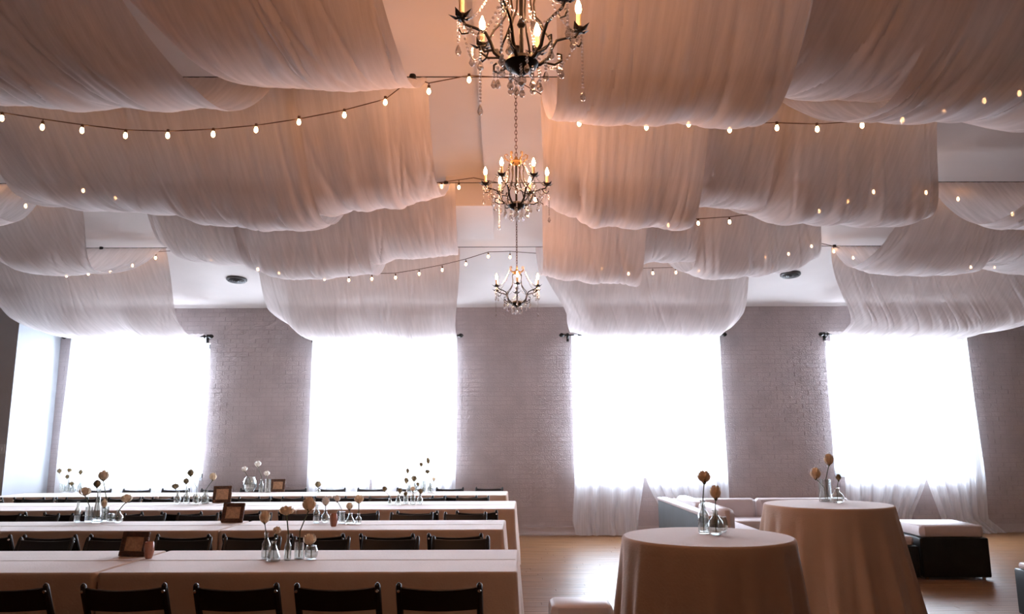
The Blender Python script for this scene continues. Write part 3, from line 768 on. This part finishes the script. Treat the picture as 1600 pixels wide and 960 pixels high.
# ------------------------------------------------------------------ table decor
def surface(row, px, py):
    z = {0: TOP, 1: TOP, 2: TOP, 3: TOP, 'a': 1.07, 'b': 1.07}[row] + 0.0015
    p = atz(px, py, z); return p
PROF = {
 'bottle': lambda r, h: [(0.001, 0), (r*0.9, 0), (r, h*0.05), (r, h*0.5), (r*0.9, h*0.6), (r*0.45, h*0.74), (r*0.4, h*0.93), (r*0.52, h), (r*0.44, h), (r*0.34, h*0.92), (r*0.38, h*0.74), (r*0.82, h*0.58), (r*0.9, h*0.4), (r*0.9, h*0.07), (0.001, h*0.06)],
 'flask': lambda r, h: [(0.001, 0), (r*0.92, 0), (r, h*0.06), (r*0.9, h*0.25), (r*0.36, h*0.75), (r*0.3, h*0.9), (r*0.4, h), (r*0.32, h), (r*0.24, h*0.9), (r*0.3, h*0.74), (r*0.8, h*0.25), (r*0.88, h*0.08), (0.001, h*0.07)],
 'bud': lambda r, h: [(0.001, 0), (r*0.6, 0), (r*0.92, h*0.15), (r, h*0.32), (r*0.86, h*0.54), (r*0.4, h*0.74), (r*0.32, h*0.9), (r*0.44, h), (r*0.36, h), (r*0.26, h*0.9), (r*0.34, h*0.75), (r*0.78, h*0.54), (r*0.91, h*0.32), (r*0.82, h*0.16), (0.001, h*0.07)],
 'tube': lambda r, h: [(0.001, 0), (r*0.95, 0), (r, h*0.03), (r, h*0.97), (r*1.02, h), (r*0.9, h), (r*0.88, h*0.96), (r*0.88, h*0.06), (0.001, h*0.05)],
 'bowl': lambda r, h: [(0.001, 0), (r*0.5, 0), (r*0.9, h*0.22), (r, h*0.48), (r*0.92, h*0.74), (r*0.7, h*0.95), (r*0.74, h), (r*0.66, h), (r*0.64, h*0.95), (r*0.86, h*0.73), (r*0.94, h*0.48), (r*0.84, h*0.24), (0.001, h*0.06)],
}
def vase(row, px, pbase, ptop, wpx, shape, label):
    p = surface(row, px, pbase); sc = p.y/ F_PX / math.cos(R(9.8)) * 1.0
    dist = ((p-EYE).dot(CAM @ Vector((0, 0, -1))))
    h = (at(px, ptop, p.y).z - p.z); r = wpx/2*dist/F_PX
    t = thing('glass_vase', label, 'vase', p, 0, 'small glass vases on the tables')
    MB().lathe(PROF[shape](r, h), 18).build('vessel', M_GLASS, t)
    # thick bottom disc, which catches the light
    MB().lathe([(0.001, 0.0005), (r*0.6, 0.0005), (r*0.7, h*0.05), (0.001, h*0.06)], 14).build('thick_base', M_GLASS, t)
    return p, h, r
def flower(p, hpx, hpy, wpx, hh, mt, label, foot=None, kind='rose'):
    """p: vase foot point; head centred on a pixel at the vase's depth"""
    q = at(hpx, hpy, p.y)
    dist = ((q-EYE).dot(CAM @ Vector((0, 0, -1)))); r = wpx/2*dist/F_PX; hgt = hh*dist/F_PX
    b = p + Vector((0, 0, 0.012))
    t = thing('rose' if kind == 'rose' else 'flower', label, 'flower', b, 0, 'single cut flowers in vases')
    top = q - b; base = top - Vector((0, 0, hgt*0.45))
    mid = Vector((0, 0, base.z*0.55))
    MB().tube([(0, 0, 0.0), tuple(Vector((0,0,0)).lerp(mid, 0.6)), tuple(mid), tuple(mid.lerp(base, 0.55) + Vector((0,0,0.004))), tuple(base)], max(0.0024, r*0.085), 6).build('stem', M_STEM, t)
    # layered cupped petals
    m = MB(); rn = random.Random(int(hpx*13+hpy))
    for ring, (k, rr_, h0, h1) in enumerate(((3, 0.32, 0.1, 1.0), (4, 0.62, 0.05, 0.95), (5, 0.86, 0.0, 0.84), (6, 1.0, -0.02, 0.66))):
        for i in range(k):
            a0 = 2*PI*i/k + ring*0.7 + rn.uniform(-0.2, 0.2); wdt = 2*PI/k*0.72
            rows = []
            for v in range(5):
                f = v/4; rad = r*rr_*(0.18 + 0.82*math.sin(f*PI*0.62)**0.8) * (1.0 if f < 0.9 else 1.04)
                zz = -hgt*0.5 + hgt*(h0 + (h1-h0)*f)
                ww = wdt*(0.55+0.45*math.sin(PI*min(f, 0.75)))
                rows.append([(rad*math.cos(a0+ww*(u/4-0.5)), rad*math.sin(a0+ww*(u/4-0.5)), zz - 0.08*hgt*abs(u/4-0.5)*2*f) for u in range(5)])
            m.loft(rows, Matrix.Translation(top), closed=False)
    m.ball(top, r*0.55, 8, 6, sz=hgt/r/2*0.9 if r > 0 else 1)
    m.build('bloom', mt, t)
    MB().lathe([(0.001, -0.012), (0.006, -0.008), (r*0.42, hgt*0.06), (r*0.2, hgt*0.10)], 8, Matrix.Translation(base)).build('calyx', M_STEM, t)
    return t
def frame(row, px, pbase, wpx, hpx, rz, label):
    p = surface(row, px, pbase); dist = ((p-EYE).dot(CAM @ Vector((0, 0, -1))))
    w_, h_ = wpx*dist/F_PX, hpx*dist/F_PX/0.96
    t = thing('picture_frame', label, 'picture frame', p, rz, 'small framed table cards')
    Mt = Matrix.Rotation(R(-14), 4, 'X'); bw = w_*0.17
    for x0, x1, z0, z1 in ((-w_/2, w_/2, 0, bw), (-w_/2, w_/2, h_-bw, h_), (-w_/2, -w_/2+bw, bw, h_-bw), (w_/2-bw, w_/2, bw, h_-bw)):
        MB().box(x0, x1, -0.012, 0.012, z0, z1, Mt, c=0.006).build('frame_bar', M_WOODF, t)
    MB().box(-w_/2+bw*0.9, w_/2-bw*0.9, -0.003, 0.004, bw*0.9, h_-bw*0.9, Mt).build('card', M_CARD, t, smooth=False)
    MB().add([(-0.03, 0.012+h_*0.16, h_*0.7), (0.03, 0.012+h_*0.16, h_*0.7), (0.03, h_*0.5, 0.0), (-0.03, h_*0.5, 0.0), (-0.03, 0.02+h_*0.16, h_*0.7), (0.03, 0.02+h_*0.16, h_*0.7), (0.03, h_*0.5+0.008, 0.0), (-0.03, h_*0.5+0.008, 0.0)],
             [(0,1,2,3), (7,6,5,4), (0,4,5,1), (2,6,7,3), (1,5,6,2), (0,3,7,4)]).build('easel_leg', M_WOODF, t, smooth=False)
frame(0, 206, 870, 46, 36, R(-10), 'dark carved wooden frame with kraft card on the front table')
frame(1, 362, 817, 35, 29, R(-5), 'dark wooden frame with kraft card on the second table row')
frame(2, 346, 786, 28, 25, R(8), 'reddish wooden frame with card on the third table row')
frame(3, 433, 769, 23, 19, 0, 'smallest brown wooden frame with pale card on the farthest table row')
def votive(row, px, pb, pt, wpx, label):
    p = surface(row, px, pb); dist = ((p-EYE).dot(CAM @ Vector((0, 0, -1)))); r = wpx/2*dist/F_PX; h = at(px, pt, p.y).z-p.z
    t = thing('votive_holder', label, 'candle holder', p, 0, 'blush votive holders')
    MB().lathe([(0.001, 0), (r*0.6, 0), (r*0.72, h*0.1), (r, h*0.5), (r*0.85, h*0.95), (r*0.75, h), (r*0.68, h*0.95), (r*0.8, h*0.5), (r*0.6, h*0.15), (0.001, h*0.12)], 16).build('cup', M_VOTIVE, t)
    MB().lathe([(r*0.6, h*0.2), (r*0.66, h*0.5), (0.001, h*0.52)], 12).build('wax', M_CREAM, t)
votive(0, 232, 873, 847, 16, 'round blush votive holder beside the frame on the front table')
votive(1, 521, 823, 803, 13, 'round blush votive holder among the vases on the second table row')
VS = [  # row, px, base, top, width, shape, label, flowers[(px, py, w, h, material, label)]
 (0, 415, 874, 833, 14, 'bottle', 'leftmost tall glass bottle vase in the front table cluster', [(414,808,17,20,M_ROSE,'upright tan rose, leftmost in the front table cluster')]),
 (0, 427, 877, 846, 22, 'flask', 'conical glass flask vase second in the front table cluster', [(433,829,13,12,M_ROSE,'small low tan rose between first and third vases of front cluster')]),
 (0, 449, 876, 836, 11, 'bottle', 'slim glass bottle vase in the middle of front table cluster', [(448,798,23,14,M_ROSE,'broad flat tan rose on tall stem in front table cluster')]),
 (0, 467, 874, 848, 15, 'tube', 'short straight glass vase fourth in the front table cluster', [(483,788,21,21,M_ROSE,'largest round amber rose leaning right over front table cluster')]),
 (0, 486, 875, 853, 21, 'bowl', 'round glass bud vase rightmost in the front table cluster', [(484,843,20,18,M_CREAM,'open cream rose low over the rightmost front cluster vase')]),
 (1, 120, 817, 784, 9, 'bottle', 'slim glass bottle vase leftmost in second row left cluster', []),
 (1, 138, 816, 792, 11, 'tube', 'narrow glass vase second in second row left cluster', [(133,768,18,13,M_ROSE,'broad mustard rose at left of the second row left cluster')]),
 (1, 151, 817, 764, 15, 'flask', 'tall conical glass vase in second row left cluster', [(152,756,11,12,M_OLIVE,'small brown bud above the tall conical vase')]),
 (1, 163, 815, 792, 11, 'tube', 'narrow glass vase right of the tall conical vase, second row', [(162,743,16,17,M_ROSE,'tallest tan rose in the second row left cluster')]),
 (1, 173, 816, 803, 11, 'bowl', 'tiny round glass vase in the second row left cluster', [(163,787,9,14,M_ROSE,'small drooping tan rose beside the tall conical vase')]),
 (1, 184, 817, 797, 16, 'bud', 'round glass bud vase rightmost in second row left cluster', [(198,779,17,13,M_CREAM,'cream rose leaning right from the second row left cluster')]),
 (1, 494, 818, 789, 10, 'bottle', 'slim glass bottle vase leftmost in second row right cluster', []),
 (1, 508, 817, 797, 14, 'bud', 'round glass bud vase second in second row right cluster', [(509,783,12,14,M_WHITEF,'pale pink rose at left of the second row right cluster')]),
 (1, 534, 818, 800, 10, 'tube', 'narrow glass vase in the middle of second row right cluster', [(527,779,10,10,M_WHITEF,'small pale rose in the middle of second row right cluster')]),
 (1, 547, 819, 803, 17, 'flask', 'squat conical glass vase in second row right cluster', [(546,791,11,11,M_CREAM,'low cream rose over the squat vase of second row')]),
 (1, 560, 819, 803, 9, 'bottle', 'slim glass bottle vase rightmost in second row right cluster', [(561,780,15,13,M_CREAM,'cream rose on tall stem, rightmost in second row right cluster')]),
 (2, 277, 788, 769, 11, 'bud', 'glass bud vase leftmost in third row left cluster', [(274,760,11,8,M_OLIVE,'low olive bud leftmost in third row left cluster')]),
 (2, 291, 787, 766, 10, 'bottle', 'glass bottle vase second in third row left cluster', [(291,752,9,9,M_OLIVE,'small olive bud second in third row left cluster')]),
 (2, 306, 788, 772, 11, 'bowl', 'round glass vase third in third row left cluster', [(298,739,10,11,M_OLIVE,'tallest olive bud in third row left cluster')]),
 (2, 320, 787, 768, 13, 'bottle', 'wide glass bottle vase rightmost in third row left cluster', [(333,745,11,12,M_CREAM,'cream bud leaning right in third row left cluster')]),
 (2, 609, 789, 776, 8, 'flask', 'tiny glass flask leftmost in third row right cluster', [(601,764,8,8,M_OLIVE,'small grey bud leftmost in third row right cluster')]),
 (2, 622, 789, 773, 11, 'flask', 'conical glass flask second in third row right cluster', [(625,767,8,8,M_OLIVE,'low olive bud second in third row right cluster')]),
 (2, 634, 788, 774, 8, 'tube', 'straight glass vase third in third row right cluster', [(634,772,7,7,M_OLIVE,'low dark bud in the middle of third row right cluster')]),
 (2, 645, 789, 768, 8, 'bottle', 'tall glass bottle fourth in third row right cluster', [(645,764,8,8,M_CREAM,'small cream bud over the tall bottle, third row')]),
 (2, 656, 788, 772, 10, 'bud', 'glass bud vase rightmost in third row right cluster', [(657,768,8,8,M_OLIVE,'small olive bud rightmost in third row right cluster')]),
 (3, 97, 769, 756, 9, 'tube', 'glass vase leftmost in farthest row left cluster', [(93,736,7,7,M_OLIVE,'small dark bud leftmost in farthest row left cluster')]),
 (3, 106, 769, 754, 9, 'bottle', 'glass bottle second in farthest row left cluster', [(108,735,9,6,M_OLIVE,'flat dark flower second in farthest row left cluster'), (105,745,7,7,M_OLIVE,'low dark bud under the flat flower, farthest row left cluster')]),
 (3, 114, 769, 756, 9, 'bud', 'glass bud vase third in farthest row left cluster', [(112,756,7,6,M_OLIVE,'lowest dark bud in farthest row left cluster')]),
 (3, 125, 769, 752, 9, 'bottle', 'glass bottle rightmost in farthest row left cluster', [(126,738,6,8,M_OLIVE,'small dark bud rightmost in farthest row left cluster')]),
 (3, 390, 769, 745, 22, 'bowl', 'round glass bowl vase beside the smallest frame', [(382,733,9,8,M_WHITEF,'white bloom leaning left over the round glass bowl')]),
 (3, 408, 769, 749, 8, 'bottle', 'slim glass bottle right of the round glass bowl', [(403,725,10,9,M_WHITEF,'tallest white bloom near the smallest frame')]),
 (3, 418, 770, 749, 10, 'tube', 'straight glass vase touching the smallest frame', [(417,740,9,8,M_WHITEF,'low white bloom above the smallest frame')]),
 (3, 497, 770, 763, 7, 'bud', 'tiny glass vase alone before the second window', [(497,757,10,9,M_OLIVE,'single olive bud alone before the second window')]),
 (3, 639, 770, 757, 9, 'bottle', 'glass bottle leftmost in farthest row right cluster', [(635,751,8,9,M_OLIVE,'grey bud leftmost in farthest row right cluster'), (637,736,6,8,M_OLIVE,'thin grey bud above the leftmost one, farthest row')]),
 (3, 648, 770, 755, 9, 'bud', 'glass bud vase second in farthest row right cluster', [(647,748,10,9,M_OLIVE,'round olive bud in farthest row right cluster'), (653,757,6,6,M_OLIVE,'low grey bud in farthest row right cluster')]),
 (3, 661, 770, 752, 8, 'tube', 'tall glass vase third in farthest row right cluster', [(658,726,7,7,M_OLIVE,'tall dark bud second highest in farthest row right cluster'), (669,720,7,10,M_OLIVE,'highest dark bud in farthest row right cluster')]),
 (3, 672, 770, 755, 8, 'bottle', 'glass bottle rightmost in farthest row right cluster', [(668,737,8,6,M_OLIVE,'flat dark bud under the highest one, farthest row'), (678,749,6,6,M_CREAM,'small pale bud rightmost in farthest row right cluster')]),
 ('a', 1100, 834, 782, 17, 'bottle', 'tall glass bottle vase on the nearer tall table', [(1100,745,20,19,M_ROSE,'peach rose in the tall bottle on the nearer tall table')]),
 ('a', 1119, 836, 797, 25, 'bud', 'round glass bud vase in front on the nearer tall table', [(1118,769,18,22,M_ROSE,'amber rose in the round vase on the nearer tall table')]),
 ('a', 1130, 832, 808, 16, 'bowl', 'small round glass vase without flower on the nearer tall table', []),
 ('b', 1290, 784, 749, 19, 'tube', 'straight glass vase on the farther tall table', [(1274,740,16,18,M_ROSE,'tan rose leaning left on the farther tall table'), (1295,718,15,18,M_ROSE,'tallest amber rose on the farther tall table')]),
 ('b', 1309, 786, 763, 20, 'bud', 'round glass bud vase on the farther tall table', [(1310,746,8,10,M_OLIVE,'thin dark bud in the round vase on the farther tall table')]),
]
for row, px, pb, pt, wp, sh, lab, fls in VS:
    p, h, r = vase(row, px, pb, pt, wp, sh, lab)
    for i, (fx, fy, fw, fh, fm, fl_) in enumerate(fls):
        flower(p + Vector(((i*0.012 if len(fls) > 1 else 0), 0, 0)), fx, fy, fw, fh, fm, fl_, kind='rose' if fm in (M_ROSE, M_CREAM, M_WHITEF) else 'bud')

# ------------------------------------------------------------------ lounge seating
def ottoman(label, x, y, w_, d_, h_, rz, cushion=0.10, over=0.0, base_mt=None):
    t = thing('ottoman', label, 'ottoman', (x, y, 0), rz, 'black and white ottomans')
    MB().box(-w_/2, w_/2, -d_/2, d_/2, 0.03, h_-cushion, c=0.015).build('base', base_mt or M_BLACKB, t)
    MB().box(-w_/2+0.02, w_/2-0.02, -d_/2+0.02, d_/2-0.02, h_-cushion, h_, c=0.045).build('cushion', M_SEATW, t)
    for sx in (-1, 1):
        for sy in (-1, 1):
            MB().lathe([(0.018, 0), (0.022, 0.03)], 10, Matrix.Translation((sx*(w_/2-0.06), sy*(d_/2-0.06), 0))).build('foot', M_STEEL, t)
    return t
ottoman('black cube ottoman with white cushion before the fourth window', 4.90, 9.05, 0.72, 0.72, 0.57, R(-4), 0.13)
ottoman('black ottoman with white cushion half hidden behind the farther tall table', 4.14, 9.0, 0.66, 0.66, 0.46, R(0), 0.1)
ottoman('black ottoman with pale top cut off by the right edge', 4.78, 6.6, 0.75, 0.75, 0.45, R(3), 0.05)
ottoman('low white cushioned stool at the bottom edge beside the nearer tall table', 0.50, 5.42, 0.45, 0.38, 0.45, R(0), 0.14)
# sectional sofa: one leg along the window wall, one leg coming forward
sf = thing('sectional_sofa', 'white cushioned sectional sofa with dark outer panels below the third window', 'sofa', (0, 0, 0))
sx0, sx1, sy0, sy1 = 2.2, 3.05, 8.6, 11.45
MB().box(sx0+0.06, sx1, sy0+0.02, sy1, 0.04, 0.30, c=0.01).build('base', M_BLACKB, sf)
MB().box(sx1, 4.9, 10.68, sy1, 0.04, 0.30, c=0.01).build('base', M_BLACKB, sf)
MB().box(sx0, sx0+0.06, sy0, sy1, 0.04, 0.66, c=0.008).build('side_panel', M_GREYB, sf)
MB().box(sx0-0.01, sx0+0.13, sy0, sy1, 0.66, 0.70, c=0.015).build('arm_cap', M_SEATW, sf)
MB().box(sx0+0.07, sx1+0.02, sy0, 10.63, 0.30, 0.44, c=0.04).build('seat_cushion', M_SEATW, sf)
MB().box(sx0+0.07, 4.9, 10.64, sy1-0.2, 0.30, 0.44, c=0.04).build('seat_cushion', M_SEATW, sf)
for a, b in ((2.35, 3.55), (3.57, 4.88)):
    MB().box(a, b, sy1-0.2, sy1, 0.30, 0.68, c=0.05).build('back_cushion', M_SEATW, sf)
for a, b in ((8.7, 9.7), (9.72, 10.9)):
    MB().box(sx0+0.13, sx0+0.32, a, b, 0.44, 0.76, c=0.07).build('back_cushion', M_SEATW, sf)
for x_, y_ in ((2.35, 8.7), (2.95, 8.7), (2.35, 11.3), (4.8, 10.78), (4.8, 11.35)):
    MB().lathe([(0.02, 0), (0.025, 0.045)], 10, Matrix.Translation((x_, y_, 0))).build('foot', M_STEEL, sf)
